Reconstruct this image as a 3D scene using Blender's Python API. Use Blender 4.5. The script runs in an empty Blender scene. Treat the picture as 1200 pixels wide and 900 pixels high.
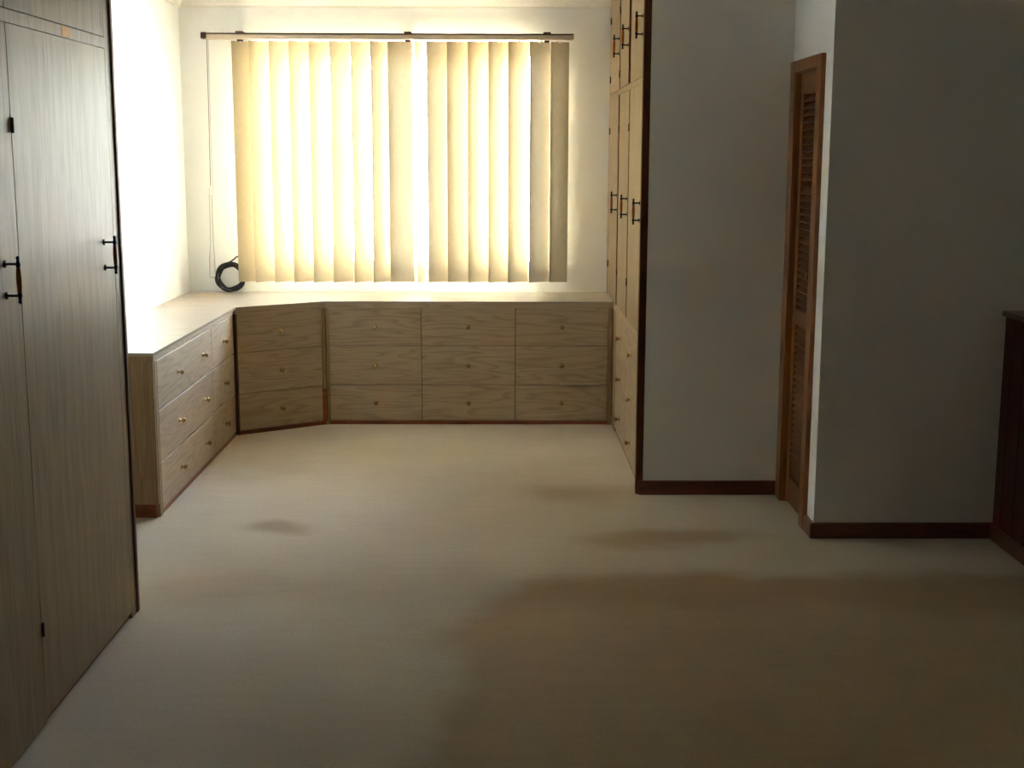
import bpy, bmesh, math, random
from mathutils import Matrix, Vector

random.seed(7)
S = bpy.context.scene
COL = S.collection

# ------------------------------------------------------------------ camera
CAM_H, F_PX = 1.6, 1550.0
YAW, PITCH, ROLL = math.radians(.49), math.radians(9.85), math.radians(-.15)
fw = Vector((math.sin(YAW)*math.cos(PITCH), math.cos(YAW)*math.cos(PITCH), -math.sin(PITCH)))
rt = Vector((math.cos(YAW), -math.sin(YAW), 0))
dn = fw.cross(rt)
r2 = math.cos(ROLL)*rt + math.sin(ROLL)*dn
d2 = -math.sin(ROLL)*rt + math.cos(ROLL)*dn
cd = bpy.data.cameras.new('camera')
cam = bpy.data.objects.new('camera', cd); COL.objects.link(cam)
cd.sensor_width = 36; cd.sensor_fit = 'HORIZONTAL'; cd.lens = F_PX*36/1200
cd.clip_start = .05; cd.clip_end = 300
M = Matrix((r2, -d2, -fw)).transposed().to_4x4(); M.translation = (0, 0, CAM_H)
cam.matrix_world = M
S.camera = cam

# ------------------------------------------------------------------ daylight
w = bpy.data.worlds.new('daylight'); S.world = w; w.use_nodes = True
nt = w.node_tree; bg = nt.nodes['Background']
sky = nt.nodes.new('ShaderNodeTexSky'); sky.sky_type = 'NISHITA'
sky.sun_disc = False; sky.sun_elevation = math.radians(48); sky.sun_rotation = math.radians(-90)
sky.air_density = 1.0; sky.dust_density = 1.5; sky.ozone_density = .6
hs = nt.nodes.new('ShaderNodeHueSaturation'); hs.inputs['Saturation'].default_value = .6
nt.links.new(sky.outputs[0], hs.inputs['Color']); nt.links.new(hs.outputs[0], bg.inputs[0])
bg.inputs[1].default_value = 1.85

def portal(name, loc, rot, sx, sy):
    l = bpy.data.lights.new(name, 'AREA'); l.shape = 'RECTANGLE'; l.size = sx; l.size_y = sy
    l.cycles.is_portal = True
    o = bpy.data.objects.new(name, l); COL.objects.link(o); o.location = loc; o.rotation_euler = rot
portal('window_portal', (-.61, 8.47, 1.5625), (math.radians(-90), 0, 0), 1.84, 1.345)
# high sun along the window wall, so that it lights the ground but not the glass
sl = bpy.data.lights.new('sun_offscreen', 'SUN'); sl.energy = 30.0; sl.angle = math.radians(.6); sl.color = (1, .95, .87)
sun = bpy.data.objects.new('sun_offscreen', sl); COL.objects.link(sun)
sun.rotation_euler = Vector((.70, .02, -.71)).to_track_quat('-Z', 'Y').to_euler()

S.view_settings.view_transform = 'Standard'; S.view_settings.look = 'None'
S.view_settings.gamma = 1; S.view_settings.use_curve_mapping = False
S.view_settings.exposure = 4.2
# let the daylight bounce through the white room as often as it really would
S.cycles.max_bounces = 24; S.cycles.diffuse_bounces = 20

# ------------------------------------------------------------------ materials
MATS = {}
def srgb(r, g, b):
    f = lambda c: c/12.92 if c <= .04045 else ((c+.055)/1.055)**2.4
    return (f(r/255), f(g/255), f(b/255), 1)

def new_mat(name):
    m = bpy.data.materials.new(name); m.use_nodes = True
    n = m.node_tree.nodes; b = n['Principled BSDF']; MATS[name] = m
    return m, n, m.node_tree.links, b

def node(n, t, **kw):
    x = n.new(t)
    for k, v in kw.items(): setattr(x, k, v)
    return x

def ramp(n, pts):
    r = n.new('ShaderNodeValToRGB')
    e = r.color_ramp.elements
    while len(e) < len(pts): e.new(.5)
    for i, (p, c) in enumerate(pts): e[i].position = p; e[i].color = c
    return r

def plain(name, col, rough=.5, metal=0, noise=0, nscale=40, bump=0, coat=0):
    m, n, l, b = new_mat(name)
    b.inputs['Roughness'].default_value = rough; b.inputs['Metallic'].default_value = metal
    b.inputs['Coat Weight'].default_value = coat
    tc = node(n, 'ShaderNodeTexCoord'); nz = node(n, 'ShaderNodeTexNoise')
    nz.inputs['Scale'].default_value = nscale; nz.inputs['Detail'].default_value = 4
    l.new(tc.outputs['Object'], nz.inputs['Vector'])
    d = tuple(c*(1-noise) for c in col[:3]) + (1,)
    r = ramp(n, [(.3, d), (.7, col)])
    l.new(nz.outputs['Fac'], r.inputs[0]); l.new(r.outputs[0], b.inputs['Base Color'])
    if bump:
        bp = node(n, 'ShaderNodeBump'); bp.inputs['Strength'].default_value = bump; bp.inputs['Distance'].default_value = .004
        l.new(nz.outputs['Fac'], bp.inputs['Height']); l.new(bp.outputs[0], b.inputs['Normal'])
    return m

def wood(name, dark, mid, light, axis, rough=.4, ring=9.0, fine=.5, coat=0, spec=.5, cath=1.0):
    """grain runs along `axis` (0 x, 1 y, 2 z) of the object's own frame"""
    m, n, l, b = new_mat(name)
    tc = node(n, 'ShaderNodeTexCoord'); oi = node(n, 'ShaderNodeObjectInfo')
    off = node(n, 'ShaderNodeVectorMath', operation='SCALE'); off.inputs['Scale'].default_value = 37.0
    cmb = node(n, 'ShaderNodeCombineXYZ')
    for k in range(3): l.new(oi.outputs['Random'], cmb.inputs[k])
    l.new(cmb.outputs[0], off.inputs[0])
    add = node(n, 'ShaderNodeVectorMath', operation='ADD')
    l.new(tc.outputs['Object'], add.inputs[0]); l.new(off.outputs[0], add.inputs[1])
    def mapped(along, across):
        mp = node(n, 'ShaderNodeMapping'); s = [across]*3; s[axis] = along
        mp.inputs['Scale'].default_value = s; l.new(add.outputs[0], mp.inputs['Vector']); return mp
    # broad figure: contour lines of a stretched noise give the cathedral grain
    n1 = node(n, 'ShaderNodeTexNoise'); n1.inputs['Scale'].default_value = 1; n1.inputs['Detail'].default_value = 1.5
    l.new(mapped(1.1, 11.0*cath).outputs[0], n1.inputs['Vector'])
    mul = node(n, 'ShaderNodeMath', operation='MULTIPLY'); mul.inputs[1].default_value = ring
    l.new(n1.outputs['Fac'], mul.inputs[0])
    fr = node(n, 'ShaderNodeMath', operation='FRACT'); l.new(mul.outputs[0], fr.inputs[0])
    r1 = ramp(n, [(0, (.6, .6, .6, 1)), (.15, (.1, .1, .1, 1)), (.6, (.66, .66, .66, 1)), (1, (.7, .7, .7, 1))])
    l.new(fr.outputs[0], r1.inputs[0])
    # fine pores
    n2 = node(n, 'ShaderNodeTexNoise'); n2.inputs['Scale'].default_value = 1; n2.inputs['Detail'].default_value = 3
    l.new(mapped(7, 150).outputs[0], n2.inputs['Vector'])
    mx = node(n, 'ShaderNodeMix', data_type='FLOAT'); mx.inputs[0].default_value = fine
    l.new(r1.outputs[0], mx.inputs[2]); l.new(n2.outputs['Fac'], mx.inputs[3])
    r2_ = ramp(n, [(.15, dark), (.5, mid), (.8, light)])
    l.new(mx.outputs[0], r2_.inputs[0])
    l.new(r2_.outputs[0], b.inputs['Base Color'])
    b.inputs['Roughness'].default_value = rough; b.inputs['Coat Weight'].default_value = coat
    b.inputs['Coat Roughness'].default_value = .15; b.inputs['Specular IOR Level'].default_value = spec
    bp = node(n, 'ShaderNodeBump'); bp.inputs['Strength'].default_value = .08; bp.inputs['Distance'].default_value = .002
    l.new(n2.outputs['Fac'], bp.inputs['Height']); l.new(bp.outputs[0], b.inputs['Normal'])
    return m

LD, LM, LL = srgb(136, 114, 88), srgb(168, 147, 119), srgb(180, 160, 133)
wood('laminate_h', LD, LM, LL, 0, rough=.42, ring=11, fine=.55)
wood('laminate_v', srgb(114, 91, 62), srgb(146, 121, 86), srgb(166, 142, 106), 2, rough=.45, ring=5, fine=.72, spec=.35)
wood('laminate_top', srgb(160, 144, 124), srgb(172, 158, 140), srgb(180, 167, 150), 0, rough=.24, ring=6, fine=.6, spec=.55)
wood('brown_edge', srgb(66, 32, 14), srgb(96, 52, 24), srgb(112, 64, 30), 2, rough=.5, ring=5, spec=.3)
wood('red_timber', srgb(78, 32, 14), srgb(108, 48, 22), srgb(126, 60, 28), 0, rough=.32, ring=5, coat=.3)
wood('kick_timber', srgb(96, 44, 18), srgb(132, 66, 28), srgb(150, 78, 34), 0, rough=.4, ring=5)
wood('door_timber', srgb(100, 54, 16), srgb(140, 82, 26), srgb(160, 98, 36), 2, rough=.3, ring=6, coat=.3)
wood('slat_timber', srgb(92, 56, 34), srgb(118, 74, 44), srgb(134, 86, 54), 1, rough=.4, ring=4)
wood('mahogany', srgb(48, 12, 8), srgb(74, 20, 14), srgb(88, 26, 18), 2, rough=.5, ring=5, spec=.3)
wood('mahogany_cap', srgb(66, 26, 18), srgb(86, 38, 26), srgb(98, 46, 32), 1, rough=.25, ring=5, coat=.4)
plain('carcass_dark', srgb(62, 44, 28), .7, noise=.2)
plain('wall_paint', srgb(231, 232, 231), .75, noise=.03, nscale=3, bump=.03)
plain('ceiling_paint', srgb(236, 234, 228), .8, noise=.02, nscale=4)
plain('brass', srgb(200, 172, 112), .24, metal=1, noise=.15)
plain('black_iron', srgb(30, 25, 22), .45, metal=.6, noise=.3)
plain('hinge_bronze', srgb(58, 40, 26), .45, metal=.5, noise=.3)
plain('amber_grip', srgb(150, 74, 22), .25, noise=.3, nscale=120, coat=.5)
plain('raw_veneer', srgb(190, 138, 62), .6, noise=.2, nscale=80)
plain('rail_cream', srgb(206, 186, 164), .4, noise=.05)
plain('rail_brown', srgb(70, 42, 26), .45, noise=.2)
plain('clip_brown', srgb(76, 36, 24), .45, noise=.2)
plain('cord_grey', srgb(176, 172, 166), .6, noise=.1)
plain('cord_dark', srgb(112, 104, 100), .6, noise=.1)
plain('white_plastic', srgb(228, 226, 220), .35, noise=.03)
plain('black_cable', srgb(30, 22, 36), .35, noise=.3)
plain('window_aluminium', srgb(205, 200, 190), .4, metal=.2, noise=.06)
plain('concrete', srgb(190, 188, 182), .85, noise=.2, nscale=2)

def vane_mat():
    m, n, l, b = new_mat('vane_fabric'); n.remove(b)
    out = n['Material Output']
    tc = node(n, 'ShaderNodeTexCoord'); nz = node(n, 'ShaderNodeTexNoise')
    mp = node(n, 'ShaderNodeMapping'); mp.inputs['Scale'].default_value = (600, 600, 30)
    l.new(tc.outputs['Object'], mp.inputs[0]); l.new(mp.outputs[0], nz.inputs['Vector']); nz.inputs['Scale'].default_value = 1
    r = ramp(n, [(.3, srgb(176, 160, 128)), (.7, srgb(188, 173, 142))]); l.new(nz.outputs['Fac'], r.inputs[0])
    d = node(n, 'ShaderNodeBsdfDiffuse'); t = node(n, 'ShaderNodeBsdfTranslucent'); mx = node(n, 'ShaderNodeMixShader')
    l.new(r.outputs[0], d.inputs[0]); l.new(r.outputs[0], t.inputs[0])
    mx.inputs[0].default_value = .035
    l.new(d.outputs[0], mx.inputs[1]); l.new(t.outputs[0], mx.inputs[2]); l.new(mx.outputs[0], out.inputs[0])
vane_mat()
def hem_mat():
    m, n, l, b = new_mat('vane_hem'); n.remove(b); out = n['Material Output']
    tc = node(n, 'ShaderNodeTexCoord'); nz = node(n, 'ShaderNodeTexNoise'); nz.inputs['Scale'].default_value = 300
    l.new(tc.outputs['Object'], nz.inputs['Vector'])
    r = ramp(n, [(.3, srgb(176, 160, 128)), (.7, srgb(188, 173, 142))]); l.new(nz.outputs['Fac'], r.inputs[0])
    d = node(n, 'ShaderNodeBsdfDiffuse'); t = node(n, 'ShaderNodeBsdfTranslucent'); mx = node(n, 'ShaderNodeMixShader')
    l.new(r.outputs[0], d.inputs[0]); l.new(r.outputs[0], t.inputs[0]); mx.inputs[0].default_value = .12
    l.new(d.outputs[0], mx.inputs[1]); l.new(t.outputs[0], mx.inputs[2]); l.new(mx.outputs[0], out.inputs[0])
hem_mat()
def glass_mat():
    m, n, l, b = new_mat('pane_glass'); n.remove(b); out = n['Material Output']
    t = node(n, 'ShaderNodeBsdfTransparent'); g = node(n, 'ShaderNodeBsdfGlossy'); f = node(n, 'ShaderNodeFresnel')
    t.inputs[0].default_value = (.95, .97, .96, 1); g.inputs['Roughness'].default_value = .02
    mx = node(n, 'ShaderNodeMixShader'); l.new(f.outputs[0], mx.inputs[0])
    l.new(t.outputs[0], mx.inputs[1]); l.new(g.outputs[0], mx.inputs[2]); l.new(mx.outputs[0], out.inputs[0])
glass_mat()

def carpet_mat():
    m, n, l, b = new_mat('carpet')
    b.inputs['Roughness'].default_value = .95; b.inputs['Specular IOR Level'].default_value = .1
    b.inputs['Sheen Weight'].default_value = .15; b.inputs['Sheen Roughness'].default_value = .6
    tc = node(n, 'ShaderNodeTexCoord')
    def noise(scale, detail=3, vec=None):
        z = node(n, 'ShaderNodeTexNoise'); z.inputs['Scale'].default_value = scale; z.inputs['Detail'].default_value = detail
        l.new(vec or tc.outputs['Object'], z.inputs['Vector']); return z
    # warped position, so that the edges of the stains wander
    wn = noise(2.2, 3)
    sub = node(n, 'ShaderNodeVectorMath', operation='SUBTRACT'); sub.inputs[1].default_value = (.5, .5, .5)
    l.new(wn.outputs['Color'], sub.inputs[0])
    sc = node(n, 'ShaderNodeVectorMath', operation='SCALE'); sc.inputs['Scale'].default_value = .34
    l.new(sub.outputs[0], sc.inputs[0])
    wp = node(n, 'ShaderNodeVectorMath', operation='ADD'); l.new(tc.outputs['Object'], wp.inputs[0]); l.new(sc.outputs[0], wp.inputs[1])
    def mth(op, a, c):
        x = node(n, 'ShaderNodeMath', operation=op)
        for i, v in enumerate((a, c)):
            if v is None: continue
            if isinstance(v, (int, float)): x.inputs[i].default_value = v
            else: l.new(v, x.inputs[i])
        return x.outputs[0]
    def ellipse(cx, cy, rx, ry, soft, power=2.0):
        s = node(n, 'ShaderNodeSeparateXYZ'); l.new(wp.outputs[0], s.inputs[0])
        ax = mth('POWER', mth('ABSOLUTE', mth('DIVIDE', mth('SUBTRACT', s.outputs[0], cx), rx), None), power)
        ay = mth('POWER', mth('ABSOLUTE', mth('DIVIDE', mth('SUBTRACT', s.outputs[1], cy), ry), None), power)
        d = mth('POWER', mth('ADD', ax, ay), 1/power)
        mr = node(n, 'ShaderNodeMapRange', interpolation_type='SMOOTHSTEP')
        mr.inputs['From Min'].default_value = 1+soft; mr.inputs['From Max'].default_value = 1-soft
        l.new(d, mr.inputs['Value']); return mr.outputs[0]
    fibre = noise(420, 2); tuft = noise(90, 3); wear = noise(.9, 4)
    base = ramp(n, [(.3, srgb(185, 171, 147)), (.7, srgb(201, 189, 167))]); l.new(wear.outputs['Fac'], base.inputs[0])
    col = base.outputs[0]
    def tint(col, fac, c, amt):
        mx = node(n, 'ShaderNodeMix', data_type='RGBA', blend_type='MULTIPLY')
        l.new(mth('MULTIPLY', fac, amt), mx.inputs[0]); l.new(col, mx.inputs[6]); mx.inputs[7].default_value = c
        return mx.outputs[2]
    for args, c, amt in STAINS:
        col = tint(col, ellipse(*args), c, amt)
    fb = ramp(n, [(.25, (.80, .79, .77, 1)), (.7, (1, 1, 1, 1))]); l.new(tuft.outputs['Fac'], fb.inputs[0])
    mx = node(n, 'ShaderNodeMix', data_type='RGBA', blend_type='MULTIPLY'); mx.inputs[0].default_value = .7
    l.new(col, mx.inputs[6]); l.new(fb.outputs[0], mx.inputs[7])
    # pile brushed into faint streaks across the room
    mp = node(n, 'ShaderNodeMapping'); mp.inputs['Scale'].default_value = (3.5, 26, 1); l.new(tc.outputs['Object'], mp.inputs[0])
    stk = noise(1, 4, mp.outputs[0]); sr = ramp(n, [(.3, (.84, .83, .81, 1)), (.68, (1, 1, 1, 1))]); l.new(stk.outputs['Fac'], sr.inputs[0])
    mx2 = node(n, 'ShaderNodeMix', data_type='RGBA', blend_type='MULTIPLY'); mx2.inputs[0].default_value = .4
    l.new(mx.outputs[2], mx2.inputs[6]); l.new(sr.outputs[0], mx2.inputs[7])
    l.new(mx2.outputs[2], b.inputs['Base Color'])
    bp = node(n, 'ShaderNodeBump'); bp.inputs['Strength'].default_value = .5; bp.inputs['Distance'].default_value = .006
    l.new(fibre.outputs['Fac'], bp.inputs['Height'])
    bp2 = node(n, 'ShaderNodeBump'); bp2.inputs['Strength'].default_value = .25; bp2.inputs['Distance'].default_value = .01
    l.new(tuft.outputs['Fac'], bp2.inputs['Height']); l.new(bp.outputs[0], bp2.inputs['Normal'])
    l.new(bp2.outputs[0], b.inputs['Normal'])
BR = srgb(222, 200, 166)
STAINS = [((1.42, 3.40, 1.62, 1.50, .06, 4.5), BR, .75),
          ((.62, 4.72, .62, .22, .45, 2.0), srgb(200, 168, 120), .38),
          ((2.0, 4.72, .70, .30, .5, 2.0), srgb(196, 166, 122), .4),
          ((.72, 5.40, .34, .13, .6, 2.0), srgb(200, 172, 122), .65),
          ((-.98, 5.56, .15, .10, .6, 2.0), srgb(176, 156, 118), .6),
          ((-.95, 4.75, .45, .22, .6, 2.0), srgb(214, 186, 142), .3),
          ((.40, 6.15, .25, .20, .7, 2.0), srgb(214, 192, 150), .6)]
carpet_mat()

# ------------------------------------------------------------------ builders
def bm_box(bm, c, s, bevel=0):
    g = bmesh.ops.create_cube(bm, size=1.0)
    vs = g['verts']
    for v in vs: v.co = Vector((c[0]+v.co.x*s[0], c[1]+v.co.y*s[1], c[2]+v.co.z*s[2]))
    if bevel:
        es = list({e for v in vs for e in v.link_edges})
        bmesh.ops.bevel(bm, geom=es, offset=bevel, segments=1, affect='EDGES', profile=.5)
    return vs

def bm_prism(bm, poly, z0, z1):
    lo = [bm.verts.new((x, y, z0)) for x, y in poly]; hi = [bm.verts.new((x, y, z1)) for x, y in poly]
    n = len(poly)
    bm.faces.new(list(reversed(lo))); bm.faces.new(hi)
    for i in range(n): bm.faces.new((lo[i], lo[(i+1) % n], hi[(i+1) % n], hi[i]))

def bm_tube(bm, pts, r, seg=8, close=False):
    pts = [Vector(p) for p in pts]; rings = []
    n = len(pts); up = None
    for i, p in enumerate(pts):
        a = pts[i-1] if (i > 0 or close) else p
        c = pts[(i+1) % n] if (i < n-1 or close) else p
        t = (c-a).normalized()
        if up is None:
            up = t.orthogonal().normalized()
        else:
            up = (up - t*up.dot(t)).normalized()
        s = t.cross(up)
        rings.append([bm.verts.new(p + (up*math.cos(2*math.pi*k/seg) + s*math.sin(2*math.pi*k/seg))*(r if not callable(r) else r(i/(n-1)))) for k in range(seg)])
    m = n if close else n-1
    for i in range(m):
        A, B = rings[i], rings[(i+1) % n]
        for k in range(seg): bm.faces.new((A[k], A[(k+1) % seg], B[(k+1) % seg], B[k]))
    if not close:
        bm.faces.new(list(reversed(rings[0]))); bm.faces.new(rings[-1])

def bm_lathe(bm, prof, axis='-y', seg=16):
    """prof: (distance along axis, radius)"""
    rings = []
    for d, r in prof:
        ring = []
        for k in range(seg):
            a = 2*math.pi*k/seg; u, v = r*math.cos(a), r*math.sin(a)
            ring.append(bm.verts.new((u, -d, v) if axis == '-y' else (u, v, d)))
        rings.append(ring)
    for A, B in zip(rings, rings[1:]):
        for k in range(seg): bm.faces.new((A[k], A[(k+1) % seg], B[(k+1) % seg], B[k]))
    bm.faces.new(list(reversed(rings[0]))); bm.faces.new(rings[-1])

def mesh_of(name, bm, mat, smooth=False):
    bmesh.ops.recalc_face_normals(bm, faces=bm.faces)
    me = bpy.data.meshes.new(name); bm.to_mesh(me); bm.free(); me.materials.append(MATS[mat])
    if smooth:
        for p in me.polygons: p.use_smooth = True
    return me

def put(name, me, parent=None, loc=(0, 0, 0), rot=(0, 0, 0), label=None):
    o = bpy.data.objects.new(name, me); COL.objects.link(o)
    o.location = loc; o.rotation_euler = rot
    if parent: o.parent = parent
    if label: o['label'] = label
    return o

BOXES = {}
def box(name, mat, c, s, parent=None, bevel=0, label=None, rot=(0, 0, 0)):
    """box of size s whose own origin is its centre c"""
    key = (mat, tuple(round(v, 5) for v in s), bevel)
    if key not in BOXES:
        bm = bmesh.new(); bm_box(bm, (0, 0, 0), s, bevel); BOXES[key] = mesh_of(name, bm, mat)
    return put(name, BOXES[key], parent, c, rot, label)

def span(name, mat, x0, x1, y0, y1, z0, z1, parent=None, bevel=0, label=None):
    return box(name, mat, ((x0+x1)/2, (y0+y1)/2, (z0+z1)/2), (x1-x0, y1-y0, z1-z0), parent, bevel, label)

def thing(name, label, cat, loc=(0, 0, 0), rz=0, kind=None, group=None):
    o = bpy.data.objects.new(name, None); COL.objects.link(o); o.empty_display_size = .1
    o.location = loc; o.rotation_euler = (0, 0, rz); o['label'] = label; o['category'] = cat
    if kind: o['kind'] = kind
    if group: o['group'] = group
    return o

def structure(o, label, cat):
    o['kind'] = 'structure'; o['label'] = label; o['category'] = cat
    return o

# ------------------------------------------------------------------ dimensions
XL, YB, ZC = -1.965, 8.33, 2.56          # left wall, back wall, ceiling
XR, YR = 3.3, -1.2                       # far right and rear of the room
YC, XD, YW = 6.14, 1.325, 5.41           # column face, louvre door wall, right wall face
XT = .667                                # face of the tall cupboards
WX0, WX1, WZ0, WZ1 = -1.53, .31, .89, 2.235   # window opening
TOP = .742                               # worktop height

# ------------------------------------------------------------------ room shell
bm = bmesh.new(); bm_prism(bm, [(XL-.15, YR-.15), (XR+.15, YR-.15), (XR+.15, YB+.15), (XL-.15, YB+.15)], -.12, 0)
structure(put('floor', mesh_of('floor', bm, 'carpet')), 'worn beige carpet with brown stains across the room', 'floor')
structure(span('ceiling', 'ceiling_paint', XL-.15, XR+.15, YR-.15, YB+.15, ZC, ZC+.12), 'flat white painted ceiling', 'ceiling')
structure(span('wall_left', 'wall_paint', XL-.15, XL, YR-.15, YB+.15, 0, ZC), 'bright white wall beside the vertical blind', 'wall')
def holed(name, x0, x1, y0, y1, hx0, hx1, hz0, hz1, label):
    bm = bmesh.new()
    for a, b_, c, d in ((x0, hx0, 0, ZC), (hx1, x1, 0, ZC), (hx0, hx1, 0, hz0), (hx0, hx1, hz1, ZC)):
        bm_box(bm, ((a+b_)/2, (y0+y1)/2, (c+d)/2), (b_-a, y1-y0, d-c))
    structure(put(name, mesh_of(name, bm, 'wall_paint')), label, 'wall')
holed('wall_back', XL-.15, XR+.15, YB, YB+.15, WX0, WX1, WZ0, WZ1, 'white wall behind the vertical blind')
structure(span('wall_rear', 'wall_paint', XL-.15, XR+.15, YR-.15, YR, 0, ZC), 'plain white wall behind the viewer', 'wall')
structure(span('wall_column', 'wall_paint', XT+.007, XD, YC, YC+.12, 0, ZC), 'white wall between the tall cupboard and louvred door', 'wall')
# door wall with its opening
DY0, DY1, DZ = 5.595, 6.030, 1.972
bm = bmesh.new()
for y0, y1, z0, z1 in ((YW, DY0, 0, ZC), (DY1, YC+.12, 0, ZC), (DY0, DY1, DZ, ZC)):
    bm_box(bm, (XD+.06, (y0+y1)/2, (z0+z1)/2), (.12, y1-y0, z1-z0))
structure(put('wall_doorway', mesh_of('wall_doorway', bm, 'wall_paint')), 'short white return wall that holds the louvred door', 'wall')
structure(span('wall_right', 'wall_paint', XD+.12, XR+.15, YW, YW+.12, 0, ZC), 'plain white wall between louvred door and dark panelling', 'wall')
structure(span('wall_outer', 'wall_paint', XR, XR+.15, YR-.15, YB+.15, 0, ZC), 'white outer wall beyond the dark panelling', 'wall')

# cornice: a small cove, profile in (out, down)
def cornice(name, p, q, out, label):
    p, q, out = Vector(p), Vector(q), Vector(out)
    prof = [(0, 0), (.085, 0), (.085, .008), (.066, .018), (.042, .036), (.024, .056), (.012, .074), (.012, .084), (0, .084)]
    bm = bmesh.new()
    A = [bm.verts.new(p+out*a+Vector((0, 0, ZC-b_))) for a, b_ in prof]
    B = [bm.verts.new(q+out*a+Vector((0, 0, ZC-b_))) for a, b_ in prof]
    n = len(prof)
    for i in range(n): bm.faces.new((A[i], A[(i+1) % n], B[(i+1) % n], B[i]))
    bm.faces.new(A); bm.faces.new(list(reversed(B)))
    structure(put(name, mesh_of(name, bm, 'ceiling_paint')), label, 'cornice')
cornice('trim_1', (XL, YB, 0), (XT, YB, 0), (0, -1, 0), 'white coved cornice above the vertical blind')
cornice('trim_2', (XL, 4.5, 0), (XL, YB, 0), (1, 0, 0), 'white coved cornice along the bright side wall')
cornice('trim_3', (XT, YC, 0), (XD, YC, 0), (0, -1, 0), 'white coved cornice above the wall beside the cupboard')
cornice('trim_4', (XD, YW, 0), (XR, YW, 0), (0, -1, 0), 'white coved cornice above the plain wall')

# skirting boards
def skirt(name, x0, x1, y0, y1, label):
    # length along local x so that the grain follows the board
    if x1-x0 >= y1-y0:
        o = box(name, 'red_timber', ((x0+x1)/2, (y0+y1)/2, .034), (x1-x0, y1-y0, .068), None, .004)
    else:
        o = box(name, 'red_timber', ((x0+x1)/2, (y0+y1)/2, .034), (y1-y0, x1-x0, .068), None, .004, rot=(0, 0, math.pi/2))
    structure(o, label, 'baseboard')
skirt('baseboard_column', XT-.012, XD, YC-.018, YC+.002, 'red brown timber skirting from cupboard corner to louvred door')
skirt('baseboard_doorway', XD-.018, XD+.002, YW-.018, 5.530, 'short red brown skirting piece at the foot of the door frame')
skirt('baseboard_right', XD-.0, 2.10, YW-.018, YW+.002, 'red brown timber skirting from wall corner to dark panelling')

# ------------------------------------------------------------------ window behind the blind
win = thing('window_1', 'wide aluminium window behind the vertical blind', 'window', ((WX0+WX1)/2, YB+.10, WZ0), kind='structure')
ww, wh = WX1-WX0, WZ1-WZ0
for sx in (-1, 1): box('window_frame', 'window_aluminium', (sx*(ww/2-.02), 0, wh/2), (.04, .06, wh), win, .003)
for z in (.02, wh-.02): box('window_frame', 'window_aluminium', (0, 0, z), (ww-.08, .06, .04), win, .003)
for x in (-.28, .28): box('mullion', 'window_aluminium', (x, 0, wh/2), (.045, .05, wh-.08), win, .003)
for x0, x1 in ((-ww/2+.04, -.3025), (-.2575, .2575), (.3025, ww/2-.04)):
    box('pane', 'pane_glass', ((x0+x1)/2, 0, wh/2), (x1-x0, .004, wh-.08), win)
box('window_sill', 'wall_paint', (0, -.06, -.008), (ww, .09, .022), win, .004)
structure(span('ground_outside', 'concrete', -40, 40, -40, 60, -.5, -.3), 'pale paved ground outside the window', 'ground')

# ------------------------------------------------------------------ shared small parts
bm = bmesh.new(); bm_lathe(bm, [(0, .011), (.002, .011), (.004, .005), (.012, .0045), (.015, .010), (.020, .0125), (.025, .0105), (.028, .004)])
KNOB = mesh_of('knob', bm, 'brass', True)
def knob(parent, x, y, z): return put('knob', KNOB, parent, (x, y, z))

def handle_meshes(off, L):
    """iron pull seen along -y of its own frame: two posts, finials, amber grip"""
    bm = bmesh.new()
    for s in (-1, 1):
        bm_tube(bm, [(0, .002, s*L*.33), (0, -off, s*L*.33)], .0035, 8)
        bm_tube(bm, [(0, .0, s*L*.33), (0, -.003, s*L*.33)], .010, 10)
        bm_tube(bm, [(0, -off, s*L*.26), (0, -off, s*L*.29), (0, -off, s*L*.33), (0, -off, s*L*.37), (0, -off, s*L*.42), (0, -off, s*L*.46), (0, -off, s*L*.5)],
                lambda t: (.005, .006, .007, .005, .004, .0055, .0022)[round(t*6)], 10)
    bm_tube(bm, [(0, -off, -L*.3), (0, -off, L*.3)], .004, 8)
    iron = mesh_of('handle', bm, 'black_iron', True)
    bm = bmesh.new()
    bm_tube(bm, [(0, -off, L*(-.29+.58*i/8)) for i in range(9)], lambda t: .005+.0022*math.sin(math.pi*t), 10)
    return iron, mesh_of('grip', bm, 'amber_grip', True)
H_IRON, H_GRIP = handle_meshes(.030, .125)
# iron and grip are both children of the door: one level below the handle would be a fourth
W_IRON, W_GRIP = handle_meshes(.035, .125)
def door_handle(door, x, y, z, iron=H_IRON, grip=H_GRIP):
    put('handle', iron, door, (x, y, z), label='black iron pull'); put('handle_grip', grip, door, (x, y, z), label='amber coloured grip')

def bm_hinge():
    bm = bmesh.new(); bm_tube(bm, [(0, -.003, -.02), (0, -.003, .02)], .0042, 8); bm_box(bm, (0, -.001, 0), (.010, .004, .034)); return bm
HINGE = mesh_of('hinge', bm_hinge(), 'hinge_bronze')

def front(name, mat, parent, x0, x1, z0, z1, y=0, t=.018, g=.0022):
    """drawer or door front in the unit's frame; outer face at y (facing -y)"""
    return box(name, mat, ((x0+x1)/2, y+t/2, (z0+z1)/2), (x1-x0-2*g, t, z1-z0-2*g), parent, .0006)

ROWS = [(.702, .478), (.478, .240), (.240, .024)]

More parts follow.
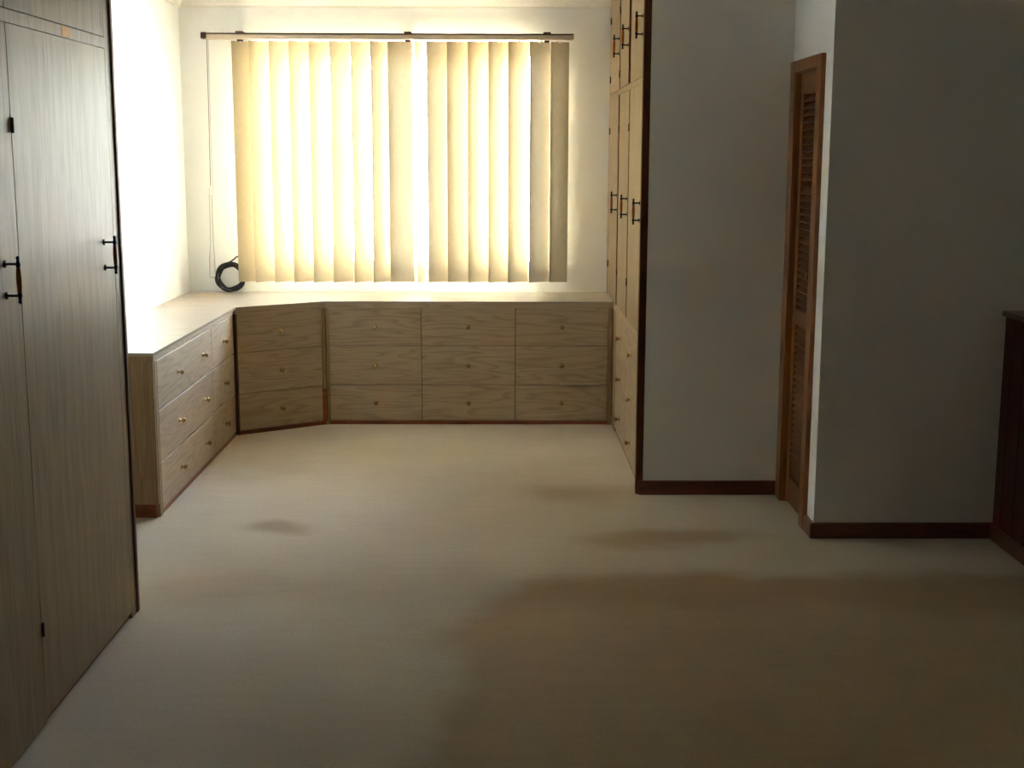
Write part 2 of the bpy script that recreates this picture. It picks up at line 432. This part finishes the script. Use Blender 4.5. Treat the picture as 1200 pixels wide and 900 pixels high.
# ------------------------------------------------------------------ back run of nine drawers
XB0, YF = -1.040, 7.79
u = thing('drawer_unit', 'long low nine-drawer unit of greyish wood grain under the window', 'drawer unit', (0, YF, 0))
span('carcass', 'carcass_dark', XB0+.0, XT-.004, .020, YB-YF-.004, 0.0, .70, u)
span('plinth', 'kick_timber', XB0+.002, XT-.004, .006, .022, 0, .0215, u)
span('stile', 'laminate_v', XB0+.003, XB0+.019, 0, .02, .0, .702, u, .001)
span('stile', 'laminate_v', .640, XT-.004, 0, .02, .0, .702, u, .001)
cols = [-1.020, -.472, .086, .639]
for i in range(3):
    for z1, z0 in ROWS:
        d = front('drawer', 'laminate_h', u, cols[i], cols[i+1], z0, z1)
        knob(d, 0, -.009, 0)

# ------------------------------------------------------------------ slanted corner unit
AX, AY = -1.510, 7.470
BX, BY = XB0, YF
L = math.hypot(BX-AX, BY-AY); ang = math.atan2(BY-AY, BX-AX)
u = thing('drawer_unit', 'slanted three-drawer corner unit between the two longer drawer units', 'drawer unit', (AX, AY, 0))
rot_ = Matrix.Rotation(ang, 3, 'Z')
def turned(o):
    o.location = rot_ @ o.location; o.rotation_euler = (0, 0, ang); return o
bm = bmesh.new()
q0, q1 = rot_ @ Vector((.004, .020, 0)), rot_ @ Vector((L-.004, .020, 0))
bm_prism(bm, [(q0.x, q0.y), (q1.x, q1.y), (BX-AX-.004, YB-AY-.004), (XL-AX+.004, YB-AY-.004), (XL-AX+.004, q0.y)], 0, .70)
put('carcass', mesh_of('carcass', bm, 'carcass_dark'), u)
turned(span('plinth', 'kick_timber', .004, L-.002, .006, .022, 0, .0215, u))
turned(span('stile', 'brown_edge', .0, .008, .002, .02, 0, .702, u, .001))  # dark gap between the two units, put in as a brown strip
turned(span('stile', 'laminate_v', L-.022, L-.001, .0, .02, .22, .702, u, .001))
turned(span('stile', 'kick_timber', L-.022, L-.001, .0, .02, 0, .22, u, .001))
for z1, z0 in ROWS:
    d = turned(front('drawer', 'laminate_h', u, .010, L-.024, z0, z1)); knob(d, 0, -.009, 0)

# ------------------------------------------------------------------ left run: wide and narrow drawers
XF, Y0 = -1.517, 5.712
u = thing('drawer_unit', 'low six-drawer unit of greyish wood grain against the bright wall', 'drawer unit', (XF, Y0, 0), math.pi/2)
LR, DP = 7.455-Y0, XF-XL                 # local x runs along the wall, local y towards it
span('carcass', 'carcass_dark', .02, LR, .020, DP-.004, 0, .70, u)
box('side_panel', 'laminate_v', (.009, DP/2-.001, .382), (.018, DP-.006, .640), u, .001)
box('side_plinth', 'kick_timber', (.018, DP/2+.006, .031), (.016, DP-.018, .062), u, .001)
span('plinth', 'kick_timber', .02, LR, .006, .022, 0, .0215, u)
span('stile', 'laminate_v', .019, .056, 0, .02, .0, .702, u, .001)
c0, c1, c2_ = .058, 6.885-Y0, LR-.004
for z1, z0 in ROWS:
    d = front('drawer', 'laminate_h', u, c0, c1, z0, z1, g=.0034)
    m_ = (c0+c1)/2+Y0
    for ky in (6.14, 6.67): knob(d, ky-m_, -.009, 0)
    d = front('drawer', 'laminate_h', u, c1, c2_, z0, z1, g=.0034); knob(d, 0, -.009, 0)

# ------------------------------------------------------------------ one continuous worktop
t = thing('worktop', 'continuous pale wood grain worktop along wall and window', 'worktop', (0, 0, .702))
bm = bmesh.new()
bm_prism(bm, [(XL, Y0-.002), (XF+.002, Y0-.002), (AX+.006, AY-.004), (BX+.002, BY-.003), (XT, YF-.003), (XT, YB), (XL, YB)], .027, TOP-.702)
put('top_sheet', mesh_of('top_sheet', bm, 'laminate_top'), t)
box('fascia', 'laminate_h', (XF-.009, (Y0+.018+AY)/2, .0135), (AY-Y0-.018, .018, .027), t, rot=(0, 0, math.pi/2))
box('fascia', 'laminate_h', ((AX+BX)/2-.009*math.sin(ang), (AY+BY)/2+.009*math.cos(ang), .0135), (L, .018, .027), t, rot=(0, 0, ang))
box('fascia', 'laminate_h', ((BX+XT)/2, YF+.009, .0135), (XT-BX, .018, .027), t)
box('fascia', 'laminate_v', ((XL+XF)/2, Y0+.009, .0135), (XF-XL, .018, .027), t)
box('back_lip', 'wall_paint', ((XL+XT)/2, YB-.004, .046), (XT-XL, .008, .012), t)

# ------------------------------------------------------------------ tall cupboard on the right
TY1 = YB                                  # far end; local x runs from there towards the viewer
u = thing('tall_cupboard', 'tall built-in cupboard with six doors and knobbed drawers beside the window', 'cupboard', (XT, TY1, 0), -math.pi/2)
lx = lambda y: TY1-y
END = lx(YC+.03)
span('carcass', 'carcass_dark', 0.0, END, .020, .55, 0, ZC-.002, u)
span('edge_strip', 'brown_edge', lx(YC+.032), lx(YC-.002), -.024, .012, .0, ZC-.004, u, .003, label='dark brown timber edge strip')
span('stile', 'laminate_v', 0, lx(8.225), 0, .02, TOP, ZC-.004, u)
span('stile', 'laminate_v', lx(6.36), END-.001, 0, .02, 0, ZC-.004, u)
span('stile', 'laminate_v', lx(7.785), lx(7.60), 0, .02, 0.0, .70, u)
span('rail', 'laminate_v', lx(8.225), lx(6.36), 0, .02, 1.934, 1.962, u)
span('rail', 'laminate_v', lx(8.225), lx(6.36), 0, .02, 2.468, ZC-.004, u)
span('rail', 'laminate_h', lx(7.80), lx(6.36), 0, .02, .702, .742, u)
span('plinth', 'kick_timber', lx(7.785), END-.001, .006, .022, 0, .0215, u)
gaps = [8.225, 7.598, 6.995, 6.36]
for i in range(3):
    a, b_ = lx(gaps[i]), lx(gaps[i+1]); c = (a+b_)/2
    for z0, z1, hz, hinges in ((1.962, 2.468, 2.20, (2.39, 2.045)), (.742, 1.934, 1.33, (1.74, .935))):
        d = front('cupboard_door', 'laminate_v', u, a, b_, z0, z1)
        zc = (z0+z1)/2
        door_handle(d, b_-c-.04, -.009, hz-zc)
        for hz_ in hinges: put('hinge', HINGE, d, (a-c+.004, -.009, hz_-zc))
        box('edge_band', 'brown_edge', ((b_-a)/2-.0015, 0, 0), (.0016, .0176, z1-z0-.006), d)
        # the doors have dropped a little and stand slightly ajar about their hinges
        aj = math.radians((.35, .95, .2)[i] if z0 > 1.5 else (.5, .3, .15)[i])
        d.rotation_euler = (0, 0, -aj); w2 = (b_-a)/2
        d.location = (a+w2*math.cos(aj), .009-w2*math.sin(aj), zc)
for i in (1, 2):
    a, b_ = lx(gaps[i]), lx(gaps[i+1])
    for z1, z0 in ROWS:
        d = front('drawer', 'laminate_h', u, a, b_, z0, z1); knob(d, 0, -.009, 0)

# ------------------------------------------------------------------ wardrobe in the foreground
WF, WY1, WY0 = -1.287, 4.485, 2.60
u = thing('wardrobe', 'tall built-in wardrobe with flat grey brown doors and iron pulls', 'wardrobe', (WF, WY0, 0), math.pi/2)
D = WF-XL; ly = lambda y: y-WY0
span('carcass', 'carcass_dark', .02, ly(WY1)-.02, .020, D, 0.0, ZC-.002, u)
span('side_panel', 'laminate_v', ly(WY1)-.018, ly(WY1), .02, D, 0, ZC-.004, u)
span('side_panel', 'laminate_v', 0, .018, 0, D, 0, ZC-.004, u)
span('edge_strip', 'brown_edge', ly(WY1)-.002, ly(WY1)+.022, -.006, .03, 0, ZC-.004, u, .003, label='dark brown timber edge strip')
span('stile', 'laminate_v', ly(4.424), ly(WY1)-.001, 0, .02, .0, ZC-.004, u)
span('rail', 'laminate_v', ly(2.66), ly(4.424), 0, .02, 1.936, 1.970, u)
span('plinth', 'kick_timber', .02, ly(4.424), .012, .022, 0, .018, u)
for a, b_ in ((3.548, 4.424), (2.66, 3.548)):
    x0, x1 = ly(a), ly(b_); c = (x0+x1)/2
    lo = .020 if a > 3 else .004
    d = front('wardrobe_door', 'laminate_v', u, x0, x1, lo, 1.936)
    zc = (lo+1.936)/2
    hy = 4.312 if a > 3 else 3.442
    door_handle(d, ly(hy)-c, -.009, 1.275-zc, W_IRON, W_GRIP)
    for hz_ in (1.672, .282): put('hinge', HINGE, d, (x0-c+.003, -.009, hz_-zc))
    front('wardrobe_door', 'laminate_v', u, x0, x1, 1.970, ZC-.03)
span('veneer_chip', 'raw_veneer', ly(4.003), ly(4.077), -.0015, .004, 1.9385, 1.968, u, label='small orange patch of bare veneer')

# ------------------------------------------------------------------ louvred door
dr = thing('door_1', 'narrow louvred timber door in a stained frame', 'door', (XD, (DY0+DY1)/2, 0), kind='structure')
dw = DY1-DY0
# lining and architraves (local axes parallel to the world)
for s in (-1, 1): box('jamb', 'door_timber', (.05, s*(dw/2-.008), DZ/2), (.12, .016, DZ), dr)
box('jamb', 'door_timber', (.05, 0, DZ-.008), (.12, dw-.032, .016), dr)
AO0, AO1 = 5.528-(DY0+DY1)/2, 6.108-(DY0+DY1)/2
box('architrave', 'door_timber', (-.009, (AO0-dw/2+.012)/2, 2.012/2), (.022, (-dw/2+.012)-AO0, 2.012), dr, .003)
box('architrave', 'door_timber', (-.009, (AO1+dw/2-.012)/2, 2.012/2), (.022, AO1-(dw/2-.012), 2.012), dr, .003)
box('architrave', 'door_timber', (-.009, 0, (1.960+2.012)/2), (.0215, dw-.024, .052), dr, .003)
LX = .026                                 # leaf centre depth behind the wall face
lw = dw-.036; st = .052
for s in (-1, 1): box('stile', 'door_timber', (LX, s*(lw/2-st/2), .983), (.032, st, 1.950), dr, .002)
def lrail(z0, z1): box('rail', 'slat_timber', (LX, 0, (z0+z1)/2), (.030, lw-2*st, z1-z0), dr, .002)
lrail(1.866, 1.958); lrail(.845, .915); lrail(.008, .130)
bm = bmesh.new(); bm_box(bm, (0, 0, 0), (.034, lw-2*st+.006, .006), .0015)
SLAT = mesh_of('slat', bm, 'slat_timber')
for z0, z1 in ((.930, 1.858), (.145, .838)):
    n = round((z1-z0)/.0305)
    for i in range(n): put('slat', SLAT, dr, (LX, 0, z0+(i+.5)*(z1-z0)/n), (0, math.radians(-42), 0))
k = put('knob', KNOB, dr, (LX-.016, -(lw/2-st*.5)+.03, 1.084), (0, 0, -math.pi/2), label='small brass knob')

# ------------------------------------------------------------------ dark panelling on the right
PX = 2.08
u = thing('panelled_half_wall', 'low dark mahogany panelling of vertical boards with a flat cap', 'panelling', (PX, YW, 0), -math.pi/2)
PL = 2.6
span('core', 'carcass_dark', .001, PL, .016, .20, 0, .948, u)
x, k = .002, 0
while x < PL-.02:
    wd = .092 if k == 0 else .128
    box('board', 'mahogany', (x+wd/2, .010, .475), (wd-.009, .016, .948), u, .003)
    x += wd; k += 1
bm = bmesh.new(); bm_box(bm, (0, 0, 0), (.24, PL, .022), .004)
put('cap', mesh_of('cap', bm, 'mahogany_cap'), u, (PL/2, .108, .959), (0, 0, -math.pi/2))
span('skirting', 'red_timber', .019, PL, -.012, .003, 0, .066, u, .003)

# ------------------------------------------------------------------ vertical blind
BYV = 8.215
v = thing('vertical_blind', 'cream vertical blind with hanging fabric vanes across the window', 'blind', (0, BYV, 0))
R0, R1, RZ = -1.780, .431, 2.300
box('head_rail', 'rail_cream', ((R0+R1)/2, 0, RZ-.008), (R1-R0, .046, .030), v, .003)
box('top_strip', 'rail_brown', ((R0+R1)/2, -.002, RZ+.0105), (R1-R0, .050, .008), v, .0015)
box('end_cap', 'clip_brown', (R0-.008, -.002, RZ-.001), (.034, .052, .038), v, .004)
box('end_cap', 'rail_cream', (R1+.003, -.002, RZ-.001), (.010, .048, .034), v, .003)
for x in (-1.574, -.563, .276):
    bm = bmesh.new(); bm_box(bm, (0, .044, .0215), (.044, .142, .012), .002); bm_box(bm, (0, .028, -.001), (.030, .006, .056), .001); bm_box(bm, (0, .003, -.0265), (.028, .056, .009), .001)
    put('bracket', mesh_of('bracket', bm, 'clip_brown'), v, (x, 0, RZ-.003))
edges = [272.9, 291.7, 315.4, 338.3, 361.7, 385.4, 409.6, 433.3, 456.3, 480, 500.8, 525.8, 547.9, 571.7, 595.8, 618.8, 645.8, 665.4]
VZ0, VZ1, VW = .817, 2.268, .150
def vane_mesh(bow, twist, mat, z0, z1, wv, nz=14, nx=6):
    """one fabric sheet hanging in its own x-z plane, slightly bowed and twisted along its length"""
    bm = bmesh.new(); G = []
    for j in range(nz+1):
        f = j/nz; z = z0+(z1-z0)*f; row = []
        a = twist*(1-f)
        for i in range(nx+1):
            s = i/nx-.5; x = s*wv; y = bow*(1-4*s*s)
            row.append(bm.verts.new((x*math.cos(a)-y*math.sin(a), x*math.sin(a)+y*math.cos(a), z)))
        G.append(row)
    for j in range(nz):
        for i in range(nx): bm.faces.new((G[j][i], G[j][i+1], G[j+1][i+1], G[j+1][i]))
    return mesh_of('vane', bm, mat, True)
for i in range(17):
    e = (edges[i]+edges[i+1])/2
    x = -1.570+(e-282.3)*(.355+1.570)/(655.6-282.3)
    th, tw = (45 if i < 8 else 39-(i-9)*1.2)+random.uniform(-2, 2), random.uniform(-.03, .03)
    wv = VW
    if i == 0: th, wv = 24, .115
    if i == 8: th = 6
    if i == 9: th = 74
    if i == 10: tw, th = .12, 16
    if i == 11: tw, th = -.10, 20
    if i == 16: th, wv = 4, .112
    o = put('vane', vane_mesh(.009, tw, 'vane_fabric', VZ0+.038-VZ0, VZ1-VZ0, wv), v, (x, 0, VZ0), (0, 0, math.radians(th)))
    # the stitched pocket that holds the weight
    bm = bmesh.new()
    me = vane_mesh(.0095, 0, 'vane_hem', 0, .042, wv, 3, 6)
    h = put('hem', me, o, (0, 0, 0), (0, 0, tw))
    bm = bmesh.new(); bm_box(bm, (0, 0, 0), (.012, .006, .03)); put('carrier', mesh_of('carrier', bm, 'white_plastic'), o, (0, 0, VZ1-VZ0+.008))
# cords at the end of the rail
bm = bmesh.new(); bm_tube(bm, [(-1.771, -.012, 2.285), (-1.774, -.012, 1.85), (-1.780, -.012, 1.36)], .0022, 6)
put('pull_cord', mesh_of('pull_cord', bm, 'cord_dark'), v)
bm = bmesh.new(); bm_tube(bm, [(-1.764, -.004, 2.285), (-1.768, -.004, 1.8), (-1.768, -.004, 1.36)], .0014, 6)
put('pull_cord', mesh_of('pull_cord', bm, 'cord_grey'), v)
bm = bmesh.new()
pts = [(-1.789, -.012, 1.36), (-1.791, -.012, 1.05), (-1.803, -.012, .96)] + [(-1.786+.018*math.cos(math.pi+a), -.012, .860+.018*math.sin(math.pi+a)) for a in [math.pi*q/8 for q in range(9)]] + [(-1.770, -.012, .96), (-1.775, -.012, 1.05), (-1.774, -.012, 1.36)]
bm_tube(bm, pts, .0024, 6); put('chain_loop', mesh_of('chain_loop', bm, 'cord_grey'), v)
bm = bmesh.new(); bm_tube(bm, [(0, 0, .03), (0, 0, .022), (0, 0, -.022), (0, 0, -.03)], lambda t_: (.004, .009, .009, .004)[round(t_*3)], 10)
put('cord_weight', mesh_of('cord_weight', bm, 'white_plastic', True), v, (-1.782, -.012, 1.375))
bm = bmesh.new(); bm_tube(bm, [(0, 0, .06), (0, 0, .05), (0, 0, -.05), (0, 0, -.06)], lambda t_: (.004, .012, .013, .006)[round(t_*3)], 10)
put('cord_weight', mesh_of('cord_weight', bm, 'white_plastic', True), v, (-1.786, -.010, .925))

# ------------------------------------------------------------------ coil of black cable on the worktop
c = thing('cable_coil', 'coiled black cable standing on the worktop behind the blind', 'cable', (-1.693, 8.288, TOP))
tilt = math.radians(-10)
bm = bmesh.new()
pts = []; turns = 6; N = 44
for i in range(turns*N+1):
    a = 2*math.pi*i/N + math.pi*1.75; k_ = i/N
    rr = .080+.011*math.sin(1.9*k_+.6)+.004*math.sin(3*a+k_)
    yy = -.012+.008*math.cos(2.4*k_)+.004*math.sin(2*a+k_)
    pts.append((rr*math.cos(a), yy, .0965+rr*math.sin(a)*1.0))
bm_tube(bm, pts, .0052, 7)
co = put('cable_loops', mesh_of('cable_loops', bm, 'black_cable', True), c, rot=(tilt, 0, 0))
bm = bmesh.new(); bm_tube(bm, [(-.02, -.012, .185), (0, -.018, .192), (.02, -.018, .205), (.036, -.016, .222), (.06, -.012, .228)], .0045, 7)
put('cable_end', mesh_of('cable_end', bm, 'black_cable', True), c, rot=(tilt, 0, 0))
bm = bmesh.new(); bm_tube(bm, [(.045, -.014, .020), (.07, -.022, .028), (.086, -.026, .05), (.088, -.022, .08)], .0045, 7)
put('cable_end', mesh_of('cable_end', bm, 'black_cable', True), c, rot=(tilt, 0, 0))
bm = bmesh.new(); bm_tube(bm, [(.005+.016*math.cos(q*math.pi/6), -.012+.02*math.sin(q*math.pi/6), .18) for q in range(12)], .004, 6, True)
put('cable_tie', mesh_of('cable_tie', bm, 'black_cable', True), c, rot=(tilt, 0, 0))
